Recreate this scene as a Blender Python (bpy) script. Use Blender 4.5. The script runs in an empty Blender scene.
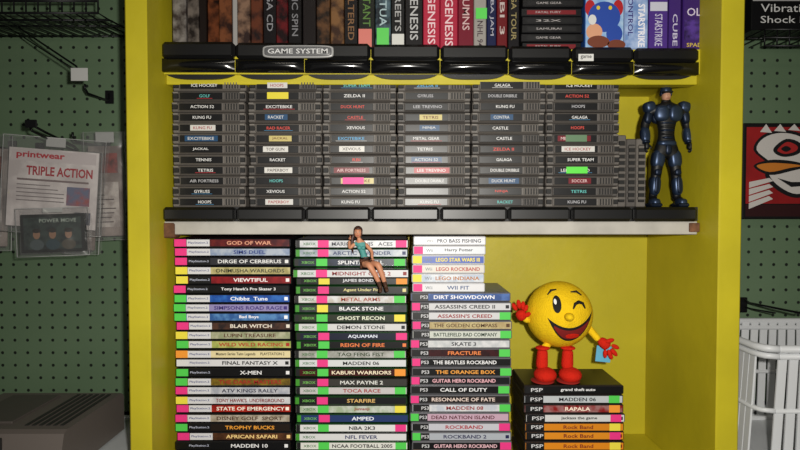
import bpy, bmesh, math, random
from mathutils import Vector, Matrix, Euler
random.seed(7)
sc=bpy.context.scene
try:
    sc.view_settings.view_transform='Standard'
except Exception: pass

F=625.0; TH=math.radians(1.7); CZ=1.45
def P(px,py,Y):
    a=(px-400)/F; v=(225-py)/F
    d=Vector((a, math.cos(TH)+v*math.sin(TH), -math.sin(TH)+v*math.cos(TH)))
    k=Y/d.y
    return Vector((d.x*k, Y, d.z*k+CZ))
def X(px,Y,py=225): return P(px,py,Y).x
def Z(py,Y): return P(400,py,Y).z

def lin(c):
    return tuple(((v/255)/12.92 if v/255<=0.04045 else ((v/255+0.055)/1.055)**2.4) for v in c)
MC={}
def M(c,rough=0.45,metal=0.0,spec=0.4,noise=0.0,nscale=40,bump=0.0,bscale=300,emit=0,c2=None):
    key=(tuple(c),rough,metal,spec,noise,nscale,bump,bscale,c2)
    if key in MC: return MC[key]
    m=bpy.data.materials.new("mat_%d"%len(MC)); m.use_nodes=True
    nt=m.node_tree; b=nt.nodes['Principled BSDF']
    col=lin(c)+(1,)
    b.inputs['Base Color'].default_value=col
    b.inputs['Roughness'].default_value=rough; b.inputs['Metallic'].default_value=metal
    b.inputs['Specular IOR Level'].default_value=spec
    tc=nt.nodes.new('ShaderNodeTexCoord')
    if noise>0:
        n=nt.nodes.new('ShaderNodeTexNoise'); n.inputs['Scale'].default_value=nscale; n.inputs['Detail'].default_value=4
        r=nt.nodes.new('ShaderNodeValToRGB')
        k=lin(c2) if c2 else tuple(x*(1-noise) for x in col[:3])
        r.color_ramp.elements[0].position=0.4; r.color_ramp.elements[1].position=0.62
        r.color_ramp.elements[0].color=tuple(k)+(1,); r.color_ramp.elements[1].color=col
        nt.links.new(tc.outputs['Object'],n.inputs['Vector']); nt.links.new(n.outputs['Fac'],r.inputs['Fac'])
        nt.links.new(r.outputs['Color'],b.inputs['Base Color'])
    if bump>0:
        n2=nt.nodes.new('ShaderNodeTexNoise'); n2.inputs['Scale'].default_value=bscale
        bp=nt.nodes.new('ShaderNodeBump'); bp.inputs['Strength'].default_value=bump; bp.inputs['Distance'].default_value=0.002
        nt.links.new(tc.outputs['Object'],n2.inputs['Vector']); nt.links.new(n2.outputs['Fac'],bp.inputs['Height'])
        nt.links.new(bp.outputs['Normal'],b.inputs['Normal'])
    MC[key]=m; return m
def plastic_film():
    m=bpy.data.materials.new("clear_bag"); m.use_nodes=True; nt=m.node_tree; nt.nodes.clear()
    o=nt.nodes.new('ShaderNodeOutputMaterial'); mx=nt.nodes.new('ShaderNodeMixShader'); mx2=nt.nodes.new('ShaderNodeMixShader')
    t=nt.nodes.new('ShaderNodeBsdfTransparent'); t.inputs[0].default_value=(.95,.95,.95,1)
    df=nt.nodes.new('ShaderNodeBsdfDiffuse'); df.inputs[0].default_value=(.6,.6,.6,1)
    g=nt.nodes.new('ShaderNodeBsdfGlossy'); g.inputs['Roughness'].default_value=0.2
    g.inputs[0].default_value=(.9,.9,.9,1)
    n=nt.nodes.new('ShaderNodeTexNoise'); n.inputs['Scale'].default_value=14; n.inputs['Detail'].default_value=1.5; n.inputs['Distortion'].default_value=.8; tc=nt.nodes.new('ShaderNodeTexCoord')
    bp=nt.nodes.new('ShaderNodeBump'); bp.inputs['Strength'].default_value=1; bp.inputs['Distance'].default_value=0.012
    nt.links.new(tc.outputs['Object'],n.inputs['Vector']); nt.links.new(n.outputs['Fac'],bp.inputs['Height'])
    nt.links.new(bp.outputs['Normal'],g.inputs['Normal'])
    mx2.inputs[0].default_value=0.06; mx.inputs[0].default_value=0.055
    nt.links.new(t.outputs[0],mx2.inputs[1]); nt.links.new(df.outputs[0],mx2.inputs[2])
    nt.links.new(mx2.outputs[0],mx.inputs[1]); nt.links.new(g.outputs[0],mx.inputs[2]); nt.links.new(mx.outputs[0],o.inputs[0])
    return m

TXT={}
def textmesh(s,bold=0.02):
    k=(s,bold)
    if k in TXT: return TXT[k]
    cu=bpy.data.curves.new('t','FONT'); cu.body=s; cu.resolution_u=2; cu.offset=bold
    ob=bpy.data.objects.new('t',cu); sc.collection.objects.link(ob)
    dg=bpy.context.evaluated_depsgraph_get(); ev=ob.evaluated_get(dg); me=ev.to_mesh()
    vs=[(v.co.x,v.co.y) for v in me.vertices]; fs=[tuple(p.vertices) for p in me.polygons]
    ev.to_mesh_clear(); bpy.data.objects.remove(ob); bpy.data.curves.remove(cu)
    if vs:
        x0=min(v[0] for v in vs);x1=max(v[0] for v in vs);y0=min(v[1] for v in vs);y1=max(v[1] for v in vs)
        w=max(x1-x0,1e-6);h=max(y1-y0,1e-6)
        r=([((a-x0)/w,(b-y0)/h) for a,b in vs],fs,w/h)
    else: r=([],[],1)
    TXT[k]=r; return r

class B:
    def __init__(s): s.v=[];s.f=[];s.m=[];s.mats=[];s.sm=[]
    def mi(s,m):
        if m not in s.mats: s.mats.append(m)
        return s.mats.index(m)
    def add(s,vs,fs,m,smooth=False):
        o=len(s.v); s.v+= [tuple(v) for v in vs]; k=s.mi(m)
        for f in fs: s.f.append(tuple(i+o for i in f)); s.m.append(k); s.sm.append(smooth)
    def box(s,x0,x1,y0,y1,z0,z1,m,b=0.0,T=None):
        cx,cy,cz=(x0+x1)/2,(y0+y1)/2,(z0+z1)/2; h=(abs(x1-x0)/2,abs(y1-y0)/2,abs(z1-z0)/2)
        b=min(b,min(h)*0.8)
        if b<=0:
            vs=[(cx+i*h[0],cy+j*h[1],cz+k*h[2]) for i in(-1,1) for j in(-1,1) for k in(-1,1)]
            fs=[(0,1,3,2),(4,6,7,5),(0,4,5,1),(2,3,7,6),(0,2,6,4),(1,5,7,3)]
        else:
            vs=[];idx={}
            for i in(-1,1):
                for j in(-1,1):
                    for k in(-1,1):
                        sg=(i,j,k)
                        for a in range(3):
                            idx[(i,j,k,a)]=len(vs)
                            vs.append(tuple((cx,cy,cz)[q]+sg[q]*(h[q] if q==a else h[q]-b) for q in range(3)))
            fs=[]
            for a in range(3):
                o=[q for q in range(3) if q!=a]
                for sg in(-1,1):
                    f=[]
                    for (u,w) in((-1,-1),(1,-1),(1,1),(-1,1)):
                        c=[0,0,0];c[a]=sg;c[o[0]]=u;c[o[1]]=w
                        f.append(idx[tuple(c)+(a,)])
                    fs.append(tuple(f))
                for u in(-1,1):
                    for w in(-1,1):
                        c0=[0,0,0];c0[a]=-1;c0[o[0]]=u;c0[o[1]]=w
                        c1=list(c0);c1[a]=1
                        fs.append((idx[tuple(c0)+(o[0],)],idx[tuple(c1)+(o[0],)],idx[tuple(c1)+(o[1],)],idx[tuple(c0)+(o[1],)]))
            for i in(-1,1):
                for j in(-1,1):
                    for k in(-1,1): fs.append(tuple(idx[(i,j,k,a)] for a in range(3)))
        if T is not None: vs=[T@Vector(v) for v in vs]
        s.add(vs,fs,m)
    def quad(s,x0,x1,z0,z1,y,m,T=None):
        vs=[(x0,y,z0),(x1,y,z0),(x1,y,z1),(x0,y,z1)]
        if T is not None: vs=[T@Vector(v) for v in vs]
        s.add(vs,[(0,1,2,3)],m)
    def text(s,t,x0,x1,z0,z1,y,m,vert=False,bold=0.01,T=None):
        vs,fs,_=textmesh(t,bold)
        if not vs: return
        if vert: q=[(x0+b*(x1-x0),y,z1-a*(z1-z0)) for a,b in vs]
        else: q=[(x0+a*(x1-x0),y,z0+b*(z1-z0)) for a,b in vs]
        if T is not None: q=[T@Vector(v) for v in q]
        s.add(q,fs,m)
    def disc(s,cx,cz,rx,rz,y,m,n=24,T=None):
        vs=[(cx+rx*math.cos(2*math.pi*i/n),y,cz+rz*math.sin(2*math.pi*i/n)) for i in range(n)]
        if T is not None: vs=[T@Vector(v) for v in vs]
        s.add(vs,[tuple(range(n))],m)
    def ell(s,c,r,m,rot=(0,0,0),n=24,k=14,T=None,e=1.0):
        R=Euler(rot).to_matrix(); vs=[];fs=[]
        pw=lambda x: math.copysign(abs(x)**e,x)
        for i in range(k+1):
            a=math.pi*i/k
            for j in range(n):
                b=2*math.pi*j/n
                v=Vector((r[0]*pw(math.sin(a))*pw(math.cos(b)),r[1]*pw(math.sin(a))*pw(math.sin(b)),r[2]*pw(math.cos(a))))
                v=R@v+Vector(c)
                vs.append(T@v if T is not None else v)
        for i in range(k):
            for j in range(n):
                fs.append((i*n+j,i*n+(j+1)%n,(i+1)*n+(j+1)%n,(i+1)*n+j))
        s.add(vs,fs,m,True)
    def tube(s,pts,r,m,n=10,T=None):
        pts=[Vector(p) for p in pts]; rs=r if isinstance(r,(list,tuple)) else [r]*len(pts)
        vs=[];fs=[];up=None
        for i,p in enumerate(pts):
            d=(pts[min(i+1,len(pts)-1)]-pts[max(i-1,0)]).normalized()
            if up is None:
                up=Vector((0,0,1)) if abs(d.z)<0.9 else Vector((1,0,0))
            a=d.cross(up).normalized(); b=a.cross(d).normalized(); up=b
            for j in range(n):
                t=2*math.pi*j/n
                v=p+(a*math.cos(t)+b*math.sin(t))*rs[i]
                vs.append(T@v if T is not None else v)
        for i in range(len(pts)-1):
            for j in range(n):
                fs.append((i*n+j,i*n+(j+1)%n,(i+1)*n+(j+1)%n,(i+1)*n+j))
        fs.append(tuple(range(n))); fs.append(tuple((len(pts)-1)*n+j for j in range(n)))
        s.add(vs,fs,m,True)
    def done(s,name):
        me=bpy.data.meshes.new(name); me.from_pydata(s.v,[],s.f)
        for m in s.mats: me.materials.append(m)
        me.polygons.foreach_set('material_index',s.m); me.polygons.foreach_set('use_smooth',s.sm)
        me.update()
        bm=bmesh.new();bm.from_mesh(me);bmesh.ops.recalc_face_normals(bm,faces=bm.faces);bm.to_mesh(me);bm.free()
        ob=bpy.data.objects.new(name,me); sc.collection.objects.link(ob); return ob

def skin(nodes,edges,root=0,sub=2):
    me=bpy.data.meshes.new('s'); me.from_pydata([n[0] for n in nodes],edges,[])
    ob=bpy.data.objects.new('s',me); sc.collection.objects.link(ob)
    ob.modifiers.new('sk','SKIN')
    for i,n in enumerate(nodes):
        r=n[1]; r=r if isinstance(r,tuple) else (r,r)
        me.skin_vertices[0].data[i].radius=r
        me.skin_vertices[0].data[i].use_root=(i==root)
    ss=ob.modifiers.new('su','SUBSURF'); ss.levels=sub; ss.render_levels=sub
    dg=bpy.context.evaluated_depsgraph_get(); dg.update(); ev=ob.evaluated_get(dg); m2=ev.to_mesh()
    vs=[v.co.copy() for v in m2.vertices]; fs=[tuple(p.vertices) for p in m2.polygons]
    ev.to_mesh_clear(); bpy.data.objects.remove(ob)
    return vs,fs
def addskin(b,nodes,edges,T,matf,root=0,sub=2):
    vs,fs=skin(nodes,edges,root,sub)
    by={}
    for f in fs:
        c=sum((vs[i] for i in f),Vector())/len(f)
        by.setdefault(matf(c),[]).append(f)
    W=[T@v for v in vs]
    for m,ff in by.items(): b.add(W,ff,m,True)

# ---------------- materials
YEL=M((192,178,32),0.5,noise=0.15,nscale=6,bump=0.25,bscale=45)
BLK=M((12,12,13),0.16,spec=0.7)
BLKM=M((18,18,19),0.5)
BLKS=M((11,11,12),0.38,spec=0.4)
WHT=M((205,205,202),0.5)
INK=M((15,15,18),0.5)
WOODW=M((178,174,166),0.6,noise=0.18,nscale=18)
BRICK=M((120,80,55),0.8,noise=0.5,nscale=60)
def pegmat():
    m=bpy.data.materials.new('pegboard'); m.use_nodes=True; nt=m.node_tree; b=nt.nodes['Principled BSDF']
    tc=nt.nodes.new('ShaderNodeTexCoord'); sp=nt.nodes.new('ShaderNodeSeparateXYZ'); nt.links.new(tc.outputs['Object'],sp.inputs[0])
    def mth(op,a,bv=None,c=None):
        n=nt.nodes.new('ShaderNodeMath'); n.operation=op
        for i,q in enumerate((a,bv,c)):
            if q is None: continue
            if isinstance(q,(int,float)): n.inputs[i].default_value=q
            else: nt.links.new(q,n.inputs[i])
        return n.outputs[0]
    def cell(o): return mth('SUBTRACT',mth('FRACT',mth('ADD',mth('DIVIDE',o,0.0254),100.0)),0.5)
    a=cell(sp.outputs['X']); c=cell(sp.outputs['Z'])
    d=mth('SQRT',mth('ADD',mth('MULTIPLY',a,a),mth('MULTIPLY',c,c)))
    h=mth('GREATER_THAN',d,0.12)
    n=nt.nodes.new('ShaderNodeTexNoise'); n.inputs['Scale'].default_value=5
    r=nt.nodes.new('ShaderNodeValToRGB'); r.color_ramp.elements[0].color=lin((84,106,80))+(1,); r.color_ramp.elements[1].color=lin((100,122,94))+(1,)
    nt.links.new(tc.outputs['Object'],n.inputs[0]); nt.links.new(n.outputs['Fac'],r.inputs[0])
    mx=nt.nodes.new('ShaderNodeMix'); mx.data_type='RGBA'
    nt.links.new(h,mx.inputs['Factor']); mx.inputs['A'].default_value=(.006,.01,.006,1); nt.links.new(r.outputs[0],mx.inputs['B'])
    nt.links.new(mx.outputs['Result'],b.inputs['Base Color']); b.inputs['Roughness'].default_value=0.5
    bp=nt.nodes.new('ShaderNodeBump'); bp.inputs['Strength'].default_value=0.8; bp.inputs['Distance'].default_value=0.002
    nt.links.new(h,bp.inputs['Height']); nt.links.new(bp.outputs[0],b.inputs['Normal'])
    return m
PEG=pegmat()

# ---------------- room
def simple(name,x0,x1,y0,y1,z0,z1,m):
    b=B(); b.box(x0,x1,y0,y1,z0,z1,m); return b.done(name)
simple('wall_back',-2,2.2,1.25,1.3,0,2.5,PEG)
simple('wall_left',-2.05,-2,-1.2,1.3,0,2.5,M((120,130,110),0.7,noise=.1))
simple('wall_right',2.2,2.25,-1.2,1.3,0,2.5,M((120,130,110),0.7,noise=.1))
simple('floor',-2.05,2.25,-1.2,1.3,-0.05,0,M((90,80,70),0.6,noise=.4,nscale=8))
simple('ceiling',-2.05,2.25,-1.2,1.3,2.5,2.55,M((150,150,145),0.8,noise=.05))

PF=0.93; BK=1.20
xl0,xl1=X(127,PF),X(149,PF); xr0,xr1=X(719,PF),X(742,PF)
zlow=Z(478.5,1.0)
c=B()
c.box(xl0,xl1,PF,1.249,0,2.3,YEL,0.002); c.box(xr0,xr1,PF,1.249,0,2.3,YEL,0.002)
c.box(xl1,xr0,BK,1.249,0,2.3,YEL)
c.box(xl1,xr0,0.95,BK,2.26,2.3,YEL); c.box(xl1,xr0,0.95,BK,0.0,0.08,YEL)
c.box(xl1,xr0,0.975,BK,zlow-0.02,zlow,YEL,0.001)
c.box(xl1,xr0,0.975,BK,zlow-0.42,zlow-0.40,YEL,0.001)
ms=Z(207,0.985)
c.box(xl1,xr0,0.997,BK,Z(221,.985),ms,BLKM)
c.box(X(163,.99),X(698,.99),0.992,BK,Z(234.5,.99),Z(221.5,.985),WOODW,0.001)
c.box(X(690,.988),X(700,.988),0.988,1.02,Z(232,.988),Z(223,.985),BRICK,0.001)
c.box(X(162,.988),X(174,.988),0.988,1.02,Z(238,.988),Z(223,.985),BRICK,0.002)
sg=[162,236,305,371,440,508,571,633,698]
for i in range(8):
    a,b_=X(sg[i],.985)+.0006,X(sg[i+1],.985)-.0006
    c.box(a,b_,0.983,1.0,Z(221.5,.985),ms,BLKS,0.0045)
ts=Z(50,1.0)
c.box(xl1,xr0,0.997,BK,Z(72,.985)-.001,ts,YEL)
c.box(xl1,xr0,1.005,1.03,Z(84,1.0),Z(66,1.0),YEL,0.001)
def bulge(x0,x1,z0,z1,yb,dep,m,n=14):
    vs=[];fs=[];K=6
    for i in range(n+1):
        u=i/n; w=1-(2*u-1)**2
        for k in range(K+1):
            t=k/K; q=1-(2*t-1)**2
            vs.append((x0+(x1-x0)*u, yb-dep*(w**0.6)*(0.3+0.7*q) if w>0 else yb, z0+(z1-z0)*t))
    for i in range(n):
        for k in range(K): fs.append((i*(K+1)+k,(i+1)*(K+1)+k,(i+1)*(K+1)+k+1,i*(K+1)+k+1))
    o=len(vs)
    vs+=[(x0,yb+.01,z0),(x1,yb+.01,z0),(x1,yb+.01,z1),(x0,yb+.01,z1)]
    fs+=[tuple([i*(K+1) for i in range(n+1)]+[o+1,o]), tuple([i*(K+1)+K for i in range(n+1)]+[o+2,o+3])]
    return vs,fs
for i in range(8):
    a,b_=X(sg[i],.985)+.0006,X(sg[i+1],.985)-.0006
    dy=i*0.9
    c.box(a,b_,0.985,1.0,Z(58+dy*.6,.985),Z(41+dy,.985),BLKS,0.005)
    vs,fs=bulge(a,b_,Z(71+dy*.5,.985),Z(58+dy*.6,.985),0.988,0.010,BLK)
    c.add(vs,fs,BLK,True)
    n=14; vs=[];fs=[]
    for k in range(n+1):
        u=k/n; w=1-(2*u-1)**4
        x=a+(b_-a)*u
        for yy in(0.999,1.004):
            vs+=[(x,yy,Z(70,1.0)),(x,yy,Z(73.5+6*(w)*1.0,1.0))]
    for k in range(n):
        q=k*4
        fs+=[(q,q+4,q+5,q+1),(q+2,q+6,q+7,q+3),(q+1,q+5,q+7,q+3)]
    c.add(vs,fs,BLKM)
cab=c.done('shelf_cabinet')

b=B()
lx0,lx1=X(263,.97),X(334,.97)
b.ell(((lx0+lx1)/2,.975,Z(51,.97)),((lx1-lx0)/2,.003,.0098),M((150,150,150),.3),T=None,n=40,k=16,e=.35)
b.ell(((lx0+lx1)/2,.9735,Z(51,.97)),((lx1-lx0)/2-.003,.003,.0075),M((88,88,90),.35),n=40,k=16,e=.35)
b.text('GAME SYSTEM',lx0+.009,lx1-.009,Z(53.5,.97),Z(48.5,.97),.9702,M((200,200,200),.4))
b.done('shelf_label')
b=B(); b.box(X(577,.975),X(592,.975),.9745,.9755,Z(61,.975),Z(54,.975),WHT); b.text('game',X(579,.975),X(590,.975),Z(59.5,.975),Z(55.5,.975),.9743,INK); b.done('price_tag')

# ---------------- cartridges
GR=[M((88,83,79),.5,bump=.2,bscale=900),M((76,72,69),.5,bump=.2,bscale=900),M((98,93,88),.5,bump=.2,bscale=900)]
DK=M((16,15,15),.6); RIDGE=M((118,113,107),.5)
WT=M((215,215,215),.5)
labs=['CONTRA','ICE HOCKEY','HOOPS','TENNIS','ZELDA II','RACKET','SOCCER','METAL GEAR','GALAGA','TOP GUN','NINJA','EXCITEBIKE','RAD RACER','GYRUSS','DUCK HUNT','XEVIOUS','KUNG FU','TETRIS','GOLF','JACKAL','AIR FORTRESS','SUPER TEAM','PAPERBOY','RBI','ACTION 52','CASTLE','LEE TREVINO','JALECO','BASES LOADED','DOUBLE DRIBBLE']
bk=(14,14,16)
lc=[(bk,(215,215,215))]*6+[(bk,(170,170,175))]*2+[((205,203,198),(60,50,50)),((200,198,194),(150,30,40)),((105,15,28),(210,180,180)),(bk,(90,160,205)),(bk,(205,70,60)),((160,30,42),(220,220,220)),((28,68,105),(200,200,200)),(bk,(90,180,175)),((190,175,110),(90,30,20))]
b=B()
cs=[171.5,248,322.5,397.5,472,547]; ph=127/12*.0016*1.0
for ci,cx in enumerate(cs):
    for r in range(12):
        z0=ms+r*ph; z1=z0+ph*.955
        j=random.uniform(-.0012,.0012); yj=random.uniform(0,.006)
        x0=X(cx,1.0)+j; x1=x0+.1175; Y0=1.003+yj
        g=random.choice(GR)
        b.box(x0,x1,Y0+.004,Y0+.133,z0,z1,g,.0015)
        b.box(x0+.011,x1-.009,Y0,Y0+.006,z0+.0014,z1-.0014,g,.0012)
        for (a1,a2) in((.0012,.0095),(.1085-.0005,.1163)):
            b.box(x0+a1,x0+a2,Y0+.001,Y0+.006,z0+.0045,z1-.0045,DK,.0006)
            b.box(x0+a1,x0+a2,Y0+.0005,Y0+.006,z1-.0035,z1-.0012,RIDGE,.0005)
        for k in range(5):
            xx=x0+.084+k*.0045
            b.box(xx,xx+.0022,Y0-.0012,Y0+.003,z0+.003,z1-.003,g,.0006)
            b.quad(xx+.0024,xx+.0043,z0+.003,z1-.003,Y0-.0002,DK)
        bg,fg=random.choice(lc)
        la,lb=x0+.013,x0+.081
        b.box(la,lb,Y0-.0006,Y0+.001,z0+.0026,z1-.0028,M(bk,.35),.0003)
        t=random.choice(labs); w=min(.046,.0042*len(t)); mid=(la+lb)/2+random.uniform(-.003,.008)
        if bg!=bk: b.quad(mid-w/2-.005,mid+w/2+.006,z0+.0036,z1-.0036,Y0-.0008,M(bg,.4))
        b.text(t,mid-w/2,mid+w/2,z0+.0057,z1-.0057,Y0-.0011,M(fg,.5),bold=0.01)
        if random.random()<.3: b.quad(mid-w/2-.004,mid+w/2+.004,z0+.0038,z0+.0045,Y0-.0012,M(random.choice([(170,40,50),(180,180,180),(60,120,160)]),.5))
        for (cc,rr,col) in((1,10,(215,200,50)),(2,2,(225,70,150)),(5,3,(90,215,70)),(5,6,(90,120,90))):
            if cc==ci and rr==r: b.quad(la+.018,la+.052,z0+.003,z1-.0025,Y0-.0014,M(col,.5))
b.done('game_cartridge_stack')
b=B()
for k in range(3):
    x0=X(618+k*10,1.02); x1=x0+.0158; h=.112 if k else .118
    g=GR[k%3]
    b.box(x0,x1,1.03,1.15,ms,ms+h,g,.0015)
    b.box(x0+.003,x1-.003,1.027,1.032,ms+.008,ms+h-.01,DK,.0008)
    for q in range(9): b.box(x0+.002,x1-.002,1.0255,1.03,ms+.012+q*.0105,ms+.0165+q*.0105,g,.0006)
b.done('game_cartridge_row')

# ---------------- game cases
PK=(225,48,128);GN=(75,195,75);YL=(225,210,65);OR=(230,145,45)
def tagm(c): return M(c,.55)
def dim(c,k=.93): return tuple(int(v*k) for v in c)
def stack(name,px0,px1,pyt,n,rows,Y=1.0,depth=.135,style='ps2',zbot=None,seatrow=None):
    b=B(); z_top=Z(pyt,Y); zb=zlow if zbot is None else zbot
    p=(z_top-zb)/n; u=.0016*Y
    X0,X1=X(px0,Y),X(px1,Y)
    for r in range(n):
        row=rows[r] if r<len(rows) else rows[(r*7)%len(rows)]
        bg,t,fg,tg,ex=row
        bg=dim(bg); ex=dim(tuple(int(.6*e_+.4*b_) for e_,b_ in zip(ex,bg))) if ex else None
        z1=z_top-r*p; z0=z1-p*.965
        j=random.uniform(-.002,.002); yj=random.uniform(0,.006)
        x0,x1=X0+j,X1+j; y0=Y+yj
        if seatrow is not None and r==seatrow: y0=Y-.026
        body={'ps2':(22,22,24),'xbox':(20,55,25) if r%3 else (22,22,22),'ps3':(100,100,105),'wii':(205,205,208),'psp':(35,30,30)}[style]
        b.box(x0,x1,y0,y0+depth,z0,z1,M(body,.3,spec=.5),.0016)
        e=y0-.0004; h0,h1=z0+p*.12,z1-p*.12
        b.quad(x0+.0018,x1-.0018,h0,h1,e,M(bg,.33,noise=.35 if ex else 0,nscale=90,c2=ex if ex else None))
        if r==0: b.add([(x0+.003,y0+.003,z1+.0002),(x1-.003,y0+.003,z1+.0002),(x1-.003,y0+depth-.003,z1+.0002),(x0+.003,y0+depth-.003,z1+.0002)],[(0,1,2,3)],M(tuple(int(v*.8) for v in bg),.35))
        e2=e-.0003; th0,th1=z0+p*.28,z1-p*.28
        if style=='ps2':
            lm=sum(bg)>330
            b.quad(x0+13*u,x0+36*u,h0,h1,e-.0001,M((205,205,209) if (lm or r%3==0) else (12,12,14),.4))
            b.text('PlayStation.2',x0+14.5*u,x0+34.5*u,z0+p*.34,z1-p*.34,e2,M((25,40,110) if (lm or r%3==0) else (180,185,205),.5),bold=.01)
            ta,tb=x0+41*u,x1-7*u
            tgx=(x0+.6*u,x0+12.5*u)
        elif style=='xbox':
            b.quad(x0+1.2*u,x0+5*u,h0,h1,e-.0001,M((60,140,40) if r%2 else (20,20,20),.4))
            ta,tb=x0+37*u,x1-16*u; tgx=(x0+23*u,x0+34*u)
            b.text('XBOX',x0+8*u,x0+21*u,z0+p*.34,z1-p*.34,e2,M((110,180,80) if sum(bg)<330 else (30,100,30),.5),bold=0.01)
            if r%2==0: b.quad(x1-13*u,x1-2*u,z0+p*.12,z1-p*.1,e2-.0002,tagm([PK,GN,OR,GN,YL][(r//2)%5]))
        elif style=='ps3':
            b.quad(x0+1.5*u,x0+18*u,h0,h1,e-.0001,M((16,16,18),.4))
            b.text('PS3',x0+10*u,x0+17.5*u,z0+p*.3,z1-p*.3,e2,M((205,205,208),.5))
            ta,tb=x0+22*u,x1-15*u; tgx=(x0+1*u,x0+9*u) if r%2 else (x1-12*u,x1-1*u)
        elif style=='wii':
            ta,tb=x0+24*u,x1-5*u; tgx=(x0+1*u,x0+10*u)
            b.text('Wii',x0+13*u,x0+20*u,z0+p*.31,z1-p*.31,e2,M((120,125,130),.5))
        else:
            b.quad(x0+1.5*u,x0+20*u,h0,h1,e-.0001,M((16,16,18),.4))
            b.text('PSP',x0+7*u,x0+19*u,z0+p*.28,z1-p*.28,e2,M((205,205,208),.5))
            ta,tb=x0+30*u,x1-22*u; tgx=(x1-15*u,x1-4*u)
        if t:
            asp=textmesh(t,.02)[2]; w=min(tb-ta,(th1-th0)*asp*1.35); mid=(ta+tb)/2
            b.text(t,mid-w/2,mid+w/2,th0,th1,e2,M(fg,.5),bold=.02)
            if random.random()<.4: b.quad(x1-6*u,x1-2.5*u,z0+p*.3,z1-p*.3,e2,M(fg,.5))
        if tg: b.quad(tgx[0],tgx[1],z0+p*.1,z1-p*.08,e2-.0002,tagm(tg))
    return b.done(name)
W_=(225,225,227);K_=(14,14,16)
col1=[((70,15,25),'GOD OF WAR',(215,150,120),PK,(140,50,40)),((180,190,205),'SIMS DUEL',(30,50,120),PK,(120,140,180)),((50,50,55),'DIRGE OF CERBERUS',(220,220,220),PK,None),((205,195,140),'ONIMUSHA WARLORDS',(50,50,30),YL,(150,140,80)),((150,30,35),'VIEWTIFUL',(240,230,230),YL,(110,20,30)),(K_,"Tony Hawk's Pro Skater 3",W_,PK,None),((50,110,195),'Chibbz  Tune',(235,240,250),GN,(20,60,150)),((150,140,190),'SIMPSONS ROAD RAGE',(50,30,110),GN,None),((90,140,195),'Bad Boys',(240,240,245),GN,(30,70,140)),((45,35,35),'BLAIR WITCH',(225,215,200),PK,(110,70,50)),((185,185,155),'LUPIN TREASURE',(80,40,20),YL,(140,150,110)),((190,190,105),'WILD WILD RACING',(165,30,20),GN,(130,160,70)),((235,220,170),'Masters Series Taito Legends     PLAYSTATION 2',(60,50,30),OR,None),(W_,'FINAL FANTASY X',K_,None,None),(K_,'X-MEN',W_,GN,None),((140,115,35),'THE DARK MASTERS',(150,20,15),GN,(70,55,25)),((205,205,210),'ATV KINGS RALLY',(50,50,70),PK,(160,165,180)),(W_,"TONY HAWK'S  UNDERGROUND",(120,20,20),YL,(190,190,195)),((185,45,28),'STATE OF EMERGENCY',(245,235,220),PK,(130,20,20)),((195,185,170),'DISNEY GOLF  SPORT',(70,40,20),PK,(150,135,110)),((35,26,20),'TROPHY BUCKS',(230,155,50),GN,None),((100,62,36),'AFRICAN SAFARI',(240,205,135),PK,(50,30,18)),(K_,'MADDEN 10',W_,None,None)]
col2=[(W_,'MARIO TENNIS   ACES',(70,70,80),PK,(190,195,200)),((195,200,205),'ARCTIC THUNDER',(50,60,100),PK,(140,155,175)),((28,42,66),'SPLINTER CELL',W_,GN,(20,30,40)),((210,210,212),'MIDNIGHT CLUB 2',(130,20,20),PK,None),(K_,'JAMES BOND 007',(210,210,215),YL,None),(K_,'Agent Under Fire',(215,205,140),PK,None),(W_,'METAL ARMS',(150,50,20),PK,(190,180,160)),((60,64,68),'BLACK STONE',(230,230,230),YL,(40,44,48)),((38,46,32),'GHOST RECON',(220,225,200),GN,None),((218,218,218),'DEMON STONE',(20,20,25),GN,None),((24,28,50),'AQUAMAN',(220,225,240),PK,None),(K_,'REIGN OF FIRE',(225,120,60),GN,None),((190,190,185),'TAO FENG FIST',(40,60,30),GN,(150,150,140)),((222,224,226),'MADDEN 06',K_,PK,None),((70,16,16),'KABUKI WARRIORS',(235,220,190),GN,(35,10,10)),((60,58,54),'MAX PAYNE 2',(210,210,205),PK,None),((205,200,200),'TOCA RACE',(150,25,25),GN,None),((22,22,26),'STARFIRE',(210,170,100),PK,None),((205,210,200),'Jumanji',(140,20,20),GN,(150,175,130)),((40,60,110),'AMPED',(225,230,240),PK,None),((232,232,232),'NBA 2K3',K_,GN,None),(W_,'NFL FEVER',(30,40,90),None,None),((228,228,222),'NCAA FOOTBALL 2005',K_,GN,None)]
col3a=[((235,235,238),'PRO BASS FISHING',(40,50,70),None,None),((225,230,235),'Harry Potter',(50,50,60),PK,None),((60,90,180),'LEGO STAR WARS III',(240,220,60),YL,None),((222,217,207),'LEGO ROCKBAND',(170,40,30),PK,None),((225,230,235),'LEGO INDIANA',(170,100,20),YL,(170,190,220)),((230,230,233),'WII FIT',(70,90,130),PK,None)]
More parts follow.
